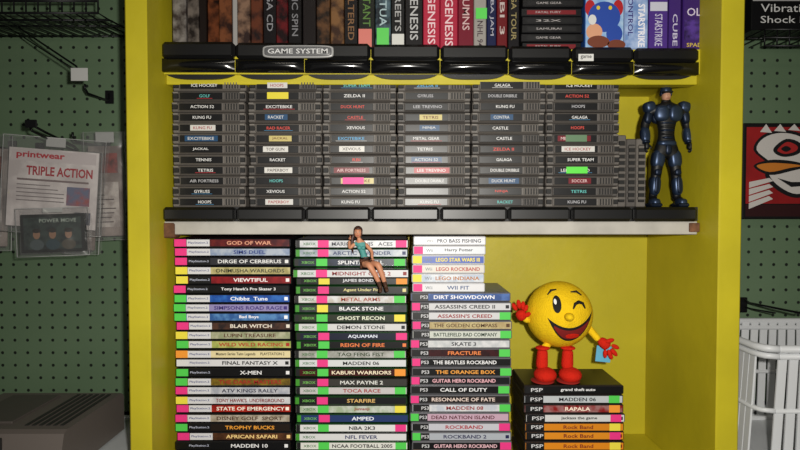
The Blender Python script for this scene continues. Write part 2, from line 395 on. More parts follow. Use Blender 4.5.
col3=[((80,115,180),'DIRT SHOWDOWN',(235,235,240),None,(40,70,135)),((215,215,218),"ASSASSINS CREED II",(20,20,25),PK,None),((215,215,218),"ASSASSIN'S CREED",(140,15,20),GN,None),((200,185,135),'THE GOLDEN COMPASS',(80,50,15),PK,(180,155,105)),((210,215,205),'BATTLEFIELD BAD COMPANY',(15,50,30),GN,None),(W_,'SKATE 3',(30,30,40),PK,(190,195,200)),((60,15,20),'FRACTURE',(225,125,60),GN,(20,10,10)),(K_,'THE BEATLES ROCKBAND',W_,PK,None),(K_,'THE ORANGE BOX',(230,155,60),GN,None),((20,20,25),'GUITAR HERO ROCKBAND',(225,170,180),PK,None),(K_,'CALL OF DUTY',W_,GN,None),((36,30,30),'RESONANCE OF FATE',(220,200,190),PK,None),(W_,'MADDEN 08',(140,20,20),GN,(190,200,215)),((205,170,190),'DEAD NATION ISLAND',(80,15,30),GN,None),((205,205,215),'ROCKBAND',(160,20,30),PK,None),((180,185,195),'ROCKBAND 2',(20,20,70),GN,None),((16,16,18),'GUITAR HERO ROCKBAND',(225,180,190),PK,None),((170,170,160),'BIOSHOCK',(50,50,30),OR,None)]
col4=[(K_,'grand theft auto',W_,None,None),((195,200,205),'MADDEN 06',(15,15,25),GN,None),((140,28,28),'RAPALA',(245,225,205),OR,(180,170,170)),((218,218,218),'jackass the game',K_,PK,None),((225,138,28),'Rock Band',(110,30,15),YL,None),((230,145,35),'Rock Band',(110,25,15),PK,None),((230,140,30),'Rock Band',(120,35,15),YL,None),((180,40,40),'LUMINES',W_,GN,None)]
stack('game_case_stack',173,290,238.5,26,col1)
stack('game_case_stack',294,408,239.5,26,col2,style='xbox',seatrow=3)
zt=Z(293,1.0)
stack('game_case_stack',411,512,293,20,col3,style='ps3',depth=.13)
stack('game_case_stack',413,486,236.5,6,col3a,style='wii',depth=.12,zbot=zt+.0005)
stack('game_case_stack',526,627,386,10,col4,style='psp',depth=.105)

# ---------------- top shelf boxes
b=B()
def gb(px0,px1,col,t=None,fg=(235,235,235),h=.19,dep=.13,Y=1.0,c2=None,ty=(2,44),rough=.28):
    x0,x1=X(px0,Y,25)+.0004,X(px1,Y,25)-.0004
    y0=Y+random.uniform(0,.008)
    m=M(dim(col,.85),rough,noise=.5 if c2 else 0,nscale=55,c2=dim(c2,.85) if c2 else None)
    b.box(x0,x1,y0,Y+dep,ts,ts+h,m,.0012)
    if t: b.text(t,x0+(x1-x0)*.27,x1-(x1-x0)*.27,Z(ty[1],Y),Z(ty[0],Y),y0-.0004,M(dim(fg,.85),.4),vert=True,bold=.01)
def tg(px0,px1,py0,py1,col,Y=1.0): b.quad(X(px0,Y),X(px1,Y),Z(py1,Y),Z(py0,Y),Y-.0009,M(col,.5))
gb(172,186,(60,52,50),c2=(140,135,130)); gb(186,198,(115,105,98),c2=(36,30,28))
gb(198,206,(26,18,16)); gb(206,218,(110,58,32),c2=(26,14,10),rough=.2); gb(218,231,(44,24,18),c2=(120,70,42))
gb(231,237,(170,168,165)); gb(237,250,(50,36,34),c2=(140,110,90)); gb(250,262,(34,22,22),c2=(100,52,34))
gb(262,276,(20,17,19),'SEGA CD',(150,150,155),ty=(-20,30)); gb(276,288,(100,22,26),c2=(26,10,12)); gb(288,302,(16,14,16),'SONIC SPIN',(130,130,135),ty=(-25,36))
gb(302,316,(26,20,20)); gb(316,330,(100,68,42),c2=(26,18,14)); gb(330,344,(60,38,27),c2=(130,92,56)); gb(344,358,(18,16,18),'ALTERED',(130,92,55),ty=(-10,40)); gb(358,375,(28,30,24),'MUTANT',(90,130,55),ty=(-20,26)); tg(359,372,29,47,(190,105,95))
gb(375,391,(30,38,46),'VIRTUA',(180,205,210),c2=(90,115,125),ty=(-20,25)); tg(377,389,28,45,(80,185,75))
gb(391,405,(20,20,22),'STREETS',(180,180,180),ty=(-20,31)); tg(392,404,34,47,(190,190,185))
gb(405,423,(24,22,24),'GENESIS',(200,200,200),ty=(-12,40)); gb(423,440,(190,42,70),'GENESIS',(250,215,220),ty=(-6,44)); gb(440,458,(180,38,66),'GENESIS',(250,215,220),ty=(-2,46)); gb(458,474,(120,24,44),'COLUMNS',(220,185,185),ty=(-25,30)); 
gb(474,487,(165,160,155),'NHL 94',(60,40,50),ty=(20,46)); tg(475,486,8,19,(80,190,75)); gb(487,497,(22,30,72),'NBA JAM',(180,180,195),ty=(-10,35)); gb(497,508,(110,22,28),'RBI 3',(205,190,185),ty=(-12,34)); gb(508,520,(20,18,22),'PGA TOUR',(160,145,95),ty=(-10,40))
b.done('game_box_row')
b=B()
x0,x1=X(521,1.0,25),X(584,1.0,25)
for k in range(14):
    z0=ts+k*.0135; yj=random.uniform(0,.005); r1=random.uniform(0,.003)
    b.box(x0+r1,x1-random.uniform(0,.003),1.0+yj,1.13,z0,z0+.0128,M((16,16,18),.35),.001)
    b.quad(x0+.01,x1-.012,z0+.003,z0+.0098,1.0+yj-.0004,M([(110,22,30),(20,20,22),(24,24,26),(20,20,22)][k%4],.4))
    b.text(['FATAL FURY','GAME GEAR','SAMURAI','32X'][k%4],x0+.024,x1-.036,z0+.0048,z0+.0082,1.0+yj-.0008,M((170,165,165),.5),bold=0)
b.done('game_case_stack')
b=B(); Y=1.0
x0,x1=X(585,Y,25),X(624,Y,25)
b.box(x0,x1,Y,Y+.05,ts,ts+.19,M((40,80,150),.35),.0015)
def D(px,py,rx,ry,col,l=1): b.disc(X(px,Y,py),Z(py,Y),rx*.0016,ry*.0016,Y-.0004*l,M(dim(col,.9),.45))
b.quad(x0+.001,x1-.001,ts+.002,ts+.187,Y-.0002,M((165,190,215),.4,noise=.3,nscale=40,c2=(120,160,205)))
D(604,-14,15,13,(225,170,135),2); D(604,-24,17,9,(190,35,40),3); D(598,-14,2,3.5,(20,20,30),4); D(610,-14,2,3.5,(20,20,30),4); D(604,-4,9,2.5,(50,30,20),4); D(604,-8,5,3.5,(230,160,130),5)
D(590,8,5,8,(185,32,38),2); D(618,8,5,8,(185,32,38),2)
D(604,17,16,15,(38,75,170),3); D(598,8,1.8,2,(230,205,60),4); D(610,8,1.8,2,(230,205,60),4)
D(594,32,8,8,(225,165,130),4); D(614,34,8,9,(38,75,170),4); D(598,42,11,6,(120,60,40),5); D(616,45,9,5,(120,60,40),5); D(592,20,4,5,(225,225,225),5)
b.done('illustrated_game_box')
b=B()
x0,x1=X(624,1.0,25),X(648,1.0,25)
b.box(x0+.0005,x1,1.0,1.12,ts,ts+.19,M((130,150,190),.35),.0012)
b.quad(x0+.002,x1-.001,Z(48,1.0),Z(0,1.0),.9997,M((105,135,185),.4,noise=.4,nscale=60,c2=(160,180,215)))
b.text('STARSTRIKE',x0+.022,x1-.005,Z(47,1.0),Z(4,1.0),.9993,M((225,225,235),.4),vert=True,bold=.03)
b.text('CONTROL',x0+.006,x0+.014,Z(36,1.0),Z(-8,1.0),.9993,M((50,40,110),.4),vert=True,bold=.01)
b.done('game_box')
b=B()
for (a,c_,col) in((649,668,(72,45,125)),(669,681,(60,36,108))):
    x0,x1=X(a,1.0,25),X(c_,1.0,25)
    b.box(x0,x1,1.0,1.12,ts,ts+.19,M(col,.35),.0012)
    b.text('STARSTRIKE' if a==649 else 'CUBE',x0+(x1-x0)*.3,x1-(x1-x0)*.3,Z(46,1.0),Z(14,1.0),.9995,M((190,185,210),.4),vert=True,bold=.01)
b.quad(X(650,1.0,25),X(667,1.0,25),Z(11,1.0),Z(2,1.0),.9997,M((190,190,205),.4))
x0,x1=X(683,1.0,25),X(706,1.0,25)
b.box(x0,x1,1.0,1.15,ts,ts+.18,M((54,28,100),.35),.0015)
b.quad(x0+.002,x1-.002,Z(40,1.0),Z(20,1.0),.9996,M((80,52,140),.4,noise=.4,nscale=70,c2=(34,18,68)))
b.text('OL',x0+.006,x1-.008,Z(16,1.0),Z(8,1.0),.9995,M((200,190,215),.4)); b.text('SPAD',x0+.006,x1-.006,Z(47,1.0),Z(43,1.0),.9995,M((200,175,70),.4))
b.done('game_box')

# ---------------- round plush toy
def figT(px,py,Y):
    o=P(px,py,Y); s=.0016*Y
    return Matrix.Translation(o)@Matrix.Diagonal((s,s,s,1))
PY=M((238,196,28),.95,spec=.08,noise=.07,nscale=90,bump=.8,bscale=420); PR=M((200,38,24),.95,spec=.08,bump=.9,bscale=420)
PBK=M((15,12,12),.8); PWH=M((230,230,225),.8); PRI=M((120,18,18),.85)
b=B(); T=figT(559,314,1.052); R=33
b.ell((0,0,0),(R,R*.96,R),PY,T=T,n=48,k=32)
def patch(x0,x1,up,lo,m,off,n=24,k=10):
    vs=[];fs=[]
    for i in range(n+1):
        x=x0+(x1-x0)*i/n; a,c_=lo(x),up(x)
        for j in range(k+1):
            z=a+(c_-a)*j/k; q=max(R*R-x*x-z*z,0)
            vs.append(T@Vector((x*(1+off/R*(abs(x)/R)),-math.sqrt(q)*.96-off,z)))
    for i in range(n):
        for j in range(k): fs.append((i*(k+1)+j,(i+1)*(k+1)+j,(i+1)*(k+1)+j+1,i*(k+1)+j+1))
    b.add(vs,fs,m,True)
def oval(cx,cz,rx,rz,m,off,rot=0):
    f=lambda x: math.sqrt(max(0,1-((x-cx)/rx)**2))*rz
    patch(cx-rx,cx+rx,lambda x: cz+f(x)+rot*(x-cx),lambda x: cz-f(x)+rot*(x-cx),m,off)
ux=lambda x:(x-5)/23
upf=lambda x:-8+12*ux(x)**2+ .12*(x-5)
lof=lambda x:-22+26*abs(ux(x))**2.2+ .12*(x-5)
patch(-18,28,upf,lof,PBK,.5)
patch(-12,22,lambda x:upf(x)-2.6,lambda x:max(lof(x)+2.2,-40) if lof(x)+2.2<upf(x)-2.6 else upf(x)-2.6,PRI,.9)
oval(6,-16.5,7,2.6,PR,1.3)
oval(-9,14,4,8,PBK,.5,.1); oval(-10.4,16.5,1.3,2.5,PWH,.9)
def arc(pts,r,m):
    q=[]
    for x,z in pts: q.append((x,-math.sqrt(max(R*R-x*x-z*z,1))*.96-.3,z))
    b.tube(q,r,m,n=8,T=T)
arc([(6,10),(8.5,14.5),(12.5,16),(16.5,14.5),(19,9.5)],[.7,1.5,1.8,1.5,.7],PBK)
arc([(-16,22),(-12,26),(-7,27)],[.6,1.4,.7],PBK); arc([(6,25),(12,25),(17,21.5)],[.6,1.4,.7],PBK)
b.ell((1,-34,3),(4.6,6.5,4),PY,T=T)
def mf(m): return lambda c_:m
addskin(b,[((-26,0,-4),4),((-33,-6,-5),3.8),((-37,-9,-3),3.6)],[(0,1),(1,2)],T,mf(PY))
addskin(b,[((-37,-9,-4),4.6),((-40,-10,0),6),((-42,-11,6),5.2)],[(0,1),(1,2)],T,mf(PR))
for (a,c_,r) in(((-45,-11,6),(-48.5,-12,12),2.3),((-42,-12,8),(-43.5,-13,15.5),2.4),((-39,-12,7),(-38.5,-13,14),2.3),((-36.5,-11,5),(-34.5,-12,10.5),2.1),((-37,-12,0),(-32,-14,3),2.3)):
    b.ell([(a[i]+c_[i])/2 for i in range(3)],(r,r,(Vector(a)-Vector(c_)).length*.62),PR,rot=(0,math.atan2(c_[0]-a[0],c_[2]-a[2]),0),T=T,n=14,k=8)
addskin(b,[((26,-2,-10),4),((33,-6,-19),3.8),((38,-9,-25),3.6)],[(0,1),(1,2)],T,mf(PY))
addskin(b,[((37,-9,-23),4.4),((43,-10,-28),6),((47,-11,-32),5)],[(0,1),(1,2)],T,mf(PR))
for (a,c_,r) in(((50,-11,-29),(56,-12,-32),2.2),((49,-12,-33),(54,-12,-39),2.3),((46,-12,-34),(49,-13,-42),2.3),((43,-11,-34),(43,-12,-41),2.1),((43,-13,-25),(50,-15,-23),2.3)):
    b.ell([(a[i]+c_[i])/2 for i in range(3)],(r,r,(Vector(a)-Vector(c_)).length*.62),PR,rot=(0,math.atan2(c_[0]-a[0],c_[2]-a[2]),0),T=T,n=14,k=8)
b.box(40,55,-6.2,-5.6,-43,-27,M((95,170,200),.5),.2,T=T@Matrix.Translation((0,2,0))@Matrix.Rotation(.1,4,'Y'))
fz=-(Z(314,1.052)-Z(386,1.0))/(.0016*1.052)
for sx,lx in((-1,-19),(1,6)):
    addskin(b,[((lx*.6,-8,-27),4.2),((lx,-12,-34),4)],[(0,1)],T,mf(PY))
    addskin(b,[((lx,-12,-32),5.6),((lx-.5,-12,-44),6.2),((lx-1,-13,-54),7)],[(0,1),(1,2)],T,mf(PR))
    b.ell((lx-1.5*sx if sx<0 else lx+1,-17,fz+7.2),(11,13,7.4),PR,T=T)
    b.ell((lx,-12,-31.5),(7.2,7.2,2.2),PR,T=T)
    b.ell((lx-1,-17,fz+1.4),(11.3,13.4,1.5),M((150,25,15),.9),T=T)
b.done('plush_toy')

# ---------------- robot action figure
b=B(); Yr=1.035
s=.0016*Yr
T=Matrix.Translation(Vector((X(666,Yr,150),Yr,ms)))@Matrix.Diagonal((s,s,s,1))
BL=M((44,58,82),.36,metal=.6,spec=.5); BL2=M((26,36,54),.4,metal=.6); RB=M((13,14,17),.5,metal=.1); SK=M((175,130,105),.6)
nodes=[((0,0,60),(8,6)),((0,0,70),(7,5.5)),((0,0,84),(11,7)),((0,0,95),(12,7)),((0,0,104),(4,4)),
 ((-16,0,97),5.5),((-21,2,81),4.6),((-22,-4,66),4),
 ((16,0,97),5.5),((21.5,2,81),4.6),((20,-5,66),4),
 ((-7,0,56),7),((-10,-1,33),5.4),((-12,2,9),4.2),((-14,-8,4),4),
 ((7,0,56),7),((10,-1,33),5.4),((12,2,9),4.2),((14,-8,4),4),((-1,-.5,110),4)]
ed=[(0,1),(1,2),(2,3),(3,4),(4,19),(3,5),(5,6),(6,7),(3,8),(8,9),(9,10),(0,11),(11,12),(12,13),(13,14),(0,15),(15,16),(16,17),(17,18)]
addskin(b,nodes,ed,T,lambda c_: RB)
E=lambda c_,r,m,rot=(0,0,0),e=.72:b.ell(c_,r,m,rot=rot,T=T,n=24,k=14,e=e)
for sx in(-1,1):
    E((sx*6.6,-4.6,92.5),(7.2,4.6,8),BL,(0,0,sx*.2)); E((sx*6.4,4.5,92),(7.4,4.5,9),BL2)
    E((sx*17.2,0,99),(6,6.4,5.8),BL,(0,sx*.25,0))
    E((sx*18.6,-.5,89),(4,4.4,6.8),BL2,(0,sx*-.15,0))
    E((sx*21,1.5,80.5),(4,4.4,3),RB,e=1)
    fx=-21.7 if sx<0 else 20.8
    E((fx,-1.5,71.5),(4.6,4.8,8.4),BL,(-.3,0,0)); E((fx+sx*2.6,-2,71.5),(2.6,2.6,6),BL2,(-.3,0,0))
    E((fx,-4.5,64),(3.7,3.8,1.6),BL2,(-.3,0,0))
    E((sx*8.2,-.6,47.5),(6.2,6.2,10),BL,(0,sx*-.13,0)); E((sx*11.6,-.5,48),(3.4,4.4,7.5),BL2,(0,sx*-.13,0))
    E((sx*9.8,-2.6,34),(4.6,4.8,4),RB,e=1); E((sx*9.9,-5.2,34.5),(3.2,2.4,3.2),BL2)
    E((sx*11,-1.2,21.5),(5,5,10),BL,(0,sx*-.07,0)); E((sx*11.2,2.6,24),(4.6,4,7),BL2)
    E((sx*11.1,-5.4,22),(2.2,1.8,8.5),BL2,(0,sx*-.07,0))
    E((sx*12,1.5,9.5),(4,4.4,3.6),RB,e=1)
    b.box(sx*13.2-5.2,sx*13.2+5.2,-14,7,0,4,BL2,1.4,T=T); E((sx*13.2,-5.5,4.6),(4.8,7.6,4),BL)
    hx,hy,hz=(fx,-6,60)
    E((hx,hy,hz),(2.5,3.1,3.8),RB)
    for k in range(4):
        yy=hy-2.4+k*1.6; L=[3.6,4.4,4.1,3.2][k]
        b.tube([(hx+sx*.6,yy,hz-2),(hx+sx*.9,yy,hz-2-L*.6),(hx-sx*.4,yy,hz-2-L)],[.85,.8,.6],RB,n=8,T=T)
    b.tube([(hx-sx*1.2,hy-2,hz+1),(hx-sx*2.6,hy-4,hz-1),(hx-sx*2.2,hy-4.6,hz-3.4)],[1,.9,.6],RB,n=8,T=T)
E((0,-5.6,98),(3.6,3,3.4),BL2)
for k in range(5): E((0,-.6,83-k*3.6),(8.2-k*.5,6.4,1.6),BL2 if k%2==0 else RB)
E((0,-.5,63),(9.4,7,3.4),BL); E((0,-5,57),(3.4,3,5.4),BL2)
E((-1,0,104.5),(4.4,4.4,3),RB,e=1)
E((-1,-1.2,110),(4.2,4.8,5.2),SK,e=.9); E((-1,-6,109.8),(.8,.9,1.3),SK,e=1)
b.box(-2.6,.6,-6.3,-5.4,107,107.6,M((120,60,55),.6),.2,T=T)
E((-1,-.2,115.2),(5.4,6,5.6),BL,e=.9); b.box(-5.8,3.8,-6.9,-1,112.4,114.3,RB,.6,T=T)
E((-1,0,120),(1.3,5,1.3),BL2,e=1)
for sx in(-1,1): E((-1+sx*5,0,112.4),(1.2,2.4,2.6),BL2,e=1)
b.done('robot_action_figure')

# ---------------- seated female figure
b=B(); Yg=.9885
zseat=Z(239.5,1.0)-3*(Z(239.5,1.0)-zlow)/26
s=.0016
T=Matrix.Translation(Vector((X(366,Yg,262),Yg,zseat+5.2*s)))@Matrix.Diagonal((s,s,s,1))
FS=M((190,130,98),.55); HR=M((58,27,16),.5); TE=M((70,140,135),.6); BR=M((88,50,30),.7); BT=M((66,40,25),.6)
n=[((0,0,0),(5,4.4)),((-2,0,7),(3.6,3)),((-4,-.5,13.5),(4.6,3.6)),((-5.2,-.3,18.5),(4.4,3)),((-6.6,-.5,23),1.9),((-7.4,-.8,26),2.2),
 ((-10,0,19.5),2.2),((-16.5,-2,14.5),1.8),((-16,-5,22.5),1.35),
 ((-.5,0,18.8),2.2),((6,-3,11.5),1.8),((6.5,-8.5,4.8),1.35),
 ((-3,-1,-.8),4),((4,-15,-.6),3.3),((11,-14.2,-13),2.6),((15,-12.5,-23),1.9),((14.5,-17,-27.5),1.9),
 ((3.2,-1,-.8),4),((12.5,-14.5,0),3.3),((17,-14,-12),2.6),((20,-12.5,-22.5),1.9),((21.5,-17.5,-26.5),1.9)]
ed=[(0,1),(1,2),(2,3),(3,4),(4,5),(3,6),(6,7),(7,8),(3,9),(9,10),(10,11),(0,12),(12,13),(13,14),(14,15),(15,16),(0,17),(17,18),(18,19),(19,20),(20,21)]
def gm(c_):
    if c_.z<-17: return BT
    if c_.y<-12 or c_.z<-5: return FS
    if c_.z<6 and c_.x>-7 and c_.y>-9 and not (c_.x>5 and c_.z>3.2 and c_.y<-4): return BR
    if 6<=c_.z<20.5 and abs(c_.x+1-(-(c_.z)*.26))<5.2 and abs(c_.y)<4.4: return TE
    return FS
addskin(b,n,ed,T,gm)
E=lambda c_,r,m,rot=(0,0,0):b.ell(c_,r,m,rot=rot,T=T,n=20,k=12)
E((-6.2,-3.4,15.2),(2.2,1.9,2.1),TE); E((-2.6,-3.4,15),(2.2,1.9,2.1),TE)
b.tube([(-5,-4.2,5),(0,-4.8,4.4),(4.4,-3,4),(5,1,4),(0,4.4,4.4),(-5,3,5),(-5,-4.2,5)],.8,INK,n=6,T=T)
E((-7.8,-1.4,30),(3.9,4.4,5.2),FS); E((-7.9,-5.6,29.4),(.7,.9,1),FS)
for dx in(-1.5,1.5):
    E((-7.8+dx,-5.1,30.6),(.75,.5,.5),WT); E((-7.8+dx,-5.5,30.6),(.38,.3,.4),INK); E((-7.8+dx,-5.1,31.8),(.9,.35,.2),HR)
E((-7.8,-5.1,27.3),(1.1,.4,.35),M((170,60,60),.5))
for dx in(-3.9,3.9): E((-7.8+dx,-1,29.8),(.6,1,1.3),FS)
E((-7.8,.6,32),(4.6,4.6,4.8),HR); E((-7.8,-3.6,34.2),(3.2,1.8,1.5),HR); E((-11.2,-2,30),(1,1.8,3.8),HR); E((-4.4,-2,30),(1,1.8,3.8),HR)
b.tube([(-8,4.5,33),(-11,6.5,31),(-14,5.5,24),(-14.5,4.5,16),(-13,4,9)],[1.6,2.3,2.2,1.7,.4],HR,T=T)
def hand(c_,d,side,m=FS):
    c_=Vector(c_); d=Vector(d).normalized(); w=Vector(side).normalized(); nn=d.cross(w)
    b.ell(c_+d*1.1,(1.2,1.2,1.2),m,T=T,n=14,k=8)
    for k in range(4):
        o=c_+d*1.6+w*(-.95+k*.63); L=[2.1,2.5,2.3,1.8][k]
        b.tube([o,o+d*L*.6+nn*.15,o+d*L*.95+nn*.7],[.36,.33,.24],m,n=6,T=T)
    o=c_+d*.8-w*1.1
    b.tube([o,o+d*.7-w*.8,o+d*1.6-w*.9],[.4,.36,.26],m,n=6,T=T)
hand((-15.8,-5.4,23.4),(.35,-.2,1),(0,1,0)); hand((6.7,-9,4.4),(.35,-1,-.25),(1,.2,0))
b.done('female_action_figure')

# ---------------- left side stuff
FILM=plastic_film()
def film(b,x0,x1,z0,z1,y,amp=.004,n=20):
    vs=[];fs=[]
    ph=[random.uniform(0,6) for _ in range(4)]
    for i in range(n+1):
        for j in range(n+1):
            u,v=i/n,j/n
            w=math.sin(u*9+ph[0]+v*3)*.5+math.sin(v*11+ph[1]-u*4)*.5
            vs.append((x0+(x1-x0)*u+math.sin(v*7+ph[2])*.0016,y-amp*math.sin(u*math.pi)*math.sin(v*math.pi*.9+.2)-abs(amp)*.4*(w+1),z0+(z1-z0)*v+math.sin(u*6+ph[3])*.0016))
    for i in range(n):
        for j in range(n): fs.append((i*(n+1)+j,(i+1)*(n+1)+j,(i+1)*(n+1)+j+1,i*(n+1)+j+1))
    b.add(vs,fs,FILM,True)
HK=M((28,28,30),.35,metal=.5)
def bag(name,px0,px1,py0,py1,Y,art,rot=0,top=14,mg=4):
    b=B(); x0,x1=X(px0,Y),X(px1,Y); z0,z1=Z(py1,Y),Z(py0,Y); u=.0016*Y
    art(b,x0,x1,z0,z1,Y)
    film(b,x0-mg*u,x1+mg*u,z0-mg*u,z1+top*u,Y-.005)
    # back film + heat-sealed rim
    film(b,x0-mg*u,x1+mg*u,z0-mg*u,z1+top*u,Y+.012,amp=-.003)
    RM=M((175,175,175),.35)
    a0,a1,c0,c1=x0-mg*u,x1+mg*u,z0-mg*u,z1+top*u
    b.tube([(a0,Y,c0),(a1,Y,c0),(a1,Y,c1),(a0,Y,c1),(a0,Y,c0)],.0007,RM,n=6)
    b.box((x0+x1)/2-.016,(x0+x1)/2+.016,Y+.002,Y+.003,z1+top*u*.25,z1+top*u,M((160,160,158),.4),.0004)
    cx,cz=(x0+x1)/2,z1
    for i,v in enumerate(b.v):
        dx,dz=v[0]-cx,v[2]-cz
        b.v[i]=(cx+dx*math.cos(rot)+dz*math.sin(rot),v[1]+dx*.12,cz-dx*math.sin(rot)+dz*math.cos(rot))
    return b.done(name)
PAP=M((205,197,195),.6,noise=.2,nscale=25,c2=(175,166,165))
def art1(b,x0,x1,z0,z1,Y):
    b.box(x0,x1,Y,Y+.002,z0,z1,PAP)
    h=z1-z0;w=x1-x0;e=Y-.0004
    b.quad(x0+.004,x1-.004,z1-h*.16,z1-h*.02,e,M((185,175,175),.5))
    b.text('printwear',x0+.012,x0+w*.62,z1-h*.14,z1-h*.04,e-.0002,M((165,25,40),.5),bold=.03)
    b.text('TRIPLE ACTION',x0+w*.2,x1-w*.06,z1-h*.34,z1-h*.22,e-.0002,M((150,20,35),.5),bold=.03)
    b.quad(x0+w*.1,x0+w*.9,z1-h*.41,z1-h*.385,e,M((110,95,95),.5))
    for k in range(5): b.quad(x0+w*.1,x0+w*(.4+.3*random.random()),z1-h*(.47+.05*k),z1-h*(.457+.05*k),e,M((120,112,112),.5))
    b.quad(x0+w*.66,x0+w*.92,z0+h*.3,z0+h*.54,e-.0002,M((140,70,70),.5,noise=.6,nscale=60,c2=(90,95,120)))
    b.quad(x0+w*.76,x0+w*.94,z0+h*.06,z0+h*.22,e-.0002,M((90,90,105),.5,noise=.5,nscale=90))
def art2(b,x0,x1,z0,z1,Y):
    b.box(x0,x1,Y,Y+.002,z0,z1,M((150,138,132),.6,noise=.5,nscale=22,c2=(100,88,84))); h=z1-z0;w=x1-x0
    b.quad(x0+w*.12,x1-w*.12,z1-h*.3,z1-h*.08,Y-.0004,M((130,60,55),.5,noise=.5,nscale=70,c2=(60,35,35)))
    b.quad(x0+w*.12,x1-w*.12,z0+h*.1,z1-h*.4,Y-.0004,M((185,176,170),.5,noise=.5,nscale=50,c2=(140,130,126)))
    for k in range(7): b.quad(x0+w*.18,x0+w*(.4+.4*random.random()),z0+h*(.15+.05*k),z0+h*(.163+.05*k),Y-.0007,M((85,75,75),.5))
def art3(b,x0,x1,z0,z1,Y):
    b.box(x0,x1,Y,Y+.009,z0,z1,M((14,17,18),.35),.001); h=z1-z0;w=x1-x0;e=Y-.0004
    b.quad(x0+w*.05,x1-w*.05,z0+h*.08,z1-h*.08,e,M((18,26,28),.4,noise=.5,nscale=80,c2=(44,56,52)))
    b.text('POWER MOVE',x0+w*.3,x1-w*.12,z1-h*.22,z1-h*.12,e-.0004,M((150,160,150),.5))
    for k,cx in enumerate((.25,.5,.75)):
        b.disc(x0+w*cx,z0+h*.47,w*.055,h*.12,e-.0003,M((130,96,74),.5)); b.disc(x0+w*cx,z0+h*.2,w*.11,h*.14,e-.0002,M([(60,70,72),(30,52,60),(66,60,50)][k],.5)); b.disc(x0+w*cx,z0+h*.57,w*.065,h*.06,e-.0004,M((22,16,12),.5))
bag('bagged_manual',90,121,146,236,1.15,art2,-.03)
bag('bagged_manual',74,98,160,250,1.13,art2,.05,top=8)
bag('bagged_manual',-34,8,148,246,1.12,art2,.03)
bag('bagged_game',14,98,150,228,1.085,art1,.07,top=12,mg=6)
bag('bagged_game',22,82,214,252,1.055,art3,-.03,top=6)
def hook(px,py,L=.16,name='peg_hook'):
    b=B(); x=X(px,1.25); z=Z(py,1.25)
    b.tube([(x,1.249,z+.012),(x,1.245,z+.012),(x,1.243,z),(x,1.235,z-.003),(x,1.25-L*.5,z-.003),(x,1.25-L+.01,z-.003),(x,1.25-L,z+.004),(x,1.25-L,z+.012)],.0022,HK,n=8)
    b.box(x-.008,x+.008,1.244,1.2495,z-.008,z+.018,HK,.001)
    return b.done(name)
hook(112,100,L=.1); hook(108,146,L=.13); hook(42,152,L=.14); hook(15,150,L=.14)
b=B()
b.tube([P(78,150,1.249),P(74,146,1.2),P(45,132,1.09),P(30,124,1.03),P(28,119,1.03)],.0022,HK,n=8)
b.tube([P(84,158,1.249),P(78,152,1.2),P(48,139,1.09),P(32,131,1.03),P(30,127,1.03)],.0018,HK,n=8)
b.box(P(24,0,1.03).x,P(36,0,1.03).x,1.025,1.028,Z(128,1.03),Z(120,1.03),HK,.001)
b.done('display_hook')
b=B()
b.tube([P(-14,8,1.249),P(2,16,1.2),P(40,42,1.1),P(76,66,1.04),P(79,72,1.03)],.0017,HK,n=8)
b.tube([P(-14,14,1.249),P(2,23,1.2),P(40,48,1.1),P(76,70,1.04)],.0012,HK,n=8)
b.box(P(70,0,1.03).x,P(87,0,1.03).x,1.0285,1.0298,Z(81,1.03),Z(68,1.03),M((170,170,168),.4),.0004)
b.done('display_hook')
b=B()
b.tube([P(745,300,1.249),P(750,303,1.2),P(775,308,1.1),P(800,313,1.06),P(803,309,1.05)],.002,HK,n=8)
b.tube([P(745,307,1.249),P(752,309,1.2),P(775,313,1.12)],.0015,HK,n=8)
b.box(P(741,0,1.249).x,P(751,0,1.249).x,1.243,1.2495,Z(312,1.25),Z(297,1.25),HK,.001)
b.done('display_hook')
b=B(); 
za=Z(13,1.06)
xA,xB=X(-60,1.1),X(112,1.1)
for k in range(16):
    x=xA+(xB-xA)*k/15
    b.tube([(x,1.249,za+.01),(x,1.10,za),(x,1.06,za),(x,1.06,za+.1)],.0016,HK,n=6)
for (yy,zz) in((1.24,za+.01),(1.15,za+.004),(1.10,za),(1.06,za),(1.06,za+.02),(1.06,za+.06),(1.06,za+.1)):
    b.tube([(xA,yy,zz),(xB,yy,zz)],.0022,HK,n=6)
b.done('wire_rack')

WP=M((196,200,202),.5,noise=.08,nscale=10)
wz=Z(416,1.22)
b=B(); b.box(-2,xl0-.0005,1.225,1.2499,0,wz,WP,.001); b.box(-2,xl0-.0005,1.215,1.2499,wz-.012,wz,WP,.002); b.done('trim_1')
b=B(); wz2=Z(405,1.22); b.box(xr1+.0005,2.2,1.225,1.2499,0,wz2,WP,.001); b.box(xr1+.0005,2.2,1.215,1.2499,wz2-.012,wz2,WP,.002); b.done('trim_2')
sz=Z(462,1.0)
for (nm,a,c_) in(('side_table',-1.3,xl0-.01),('side_table',xr1+.01,1.4)):
    b=B(); b.box(a,c_,.86,1.21,sz-.025,sz,WP,.002)
    for xx in(a+.02,c_-.06):
        for yy in(.88,1.15): b.box(xx,xx+.04,yy,yy+.04,0,sz-.025,WP,.002)
    b.box(a+.02,c_-.02,.875,.89,sz-.09,sz-.025,WP); b.done(nm)

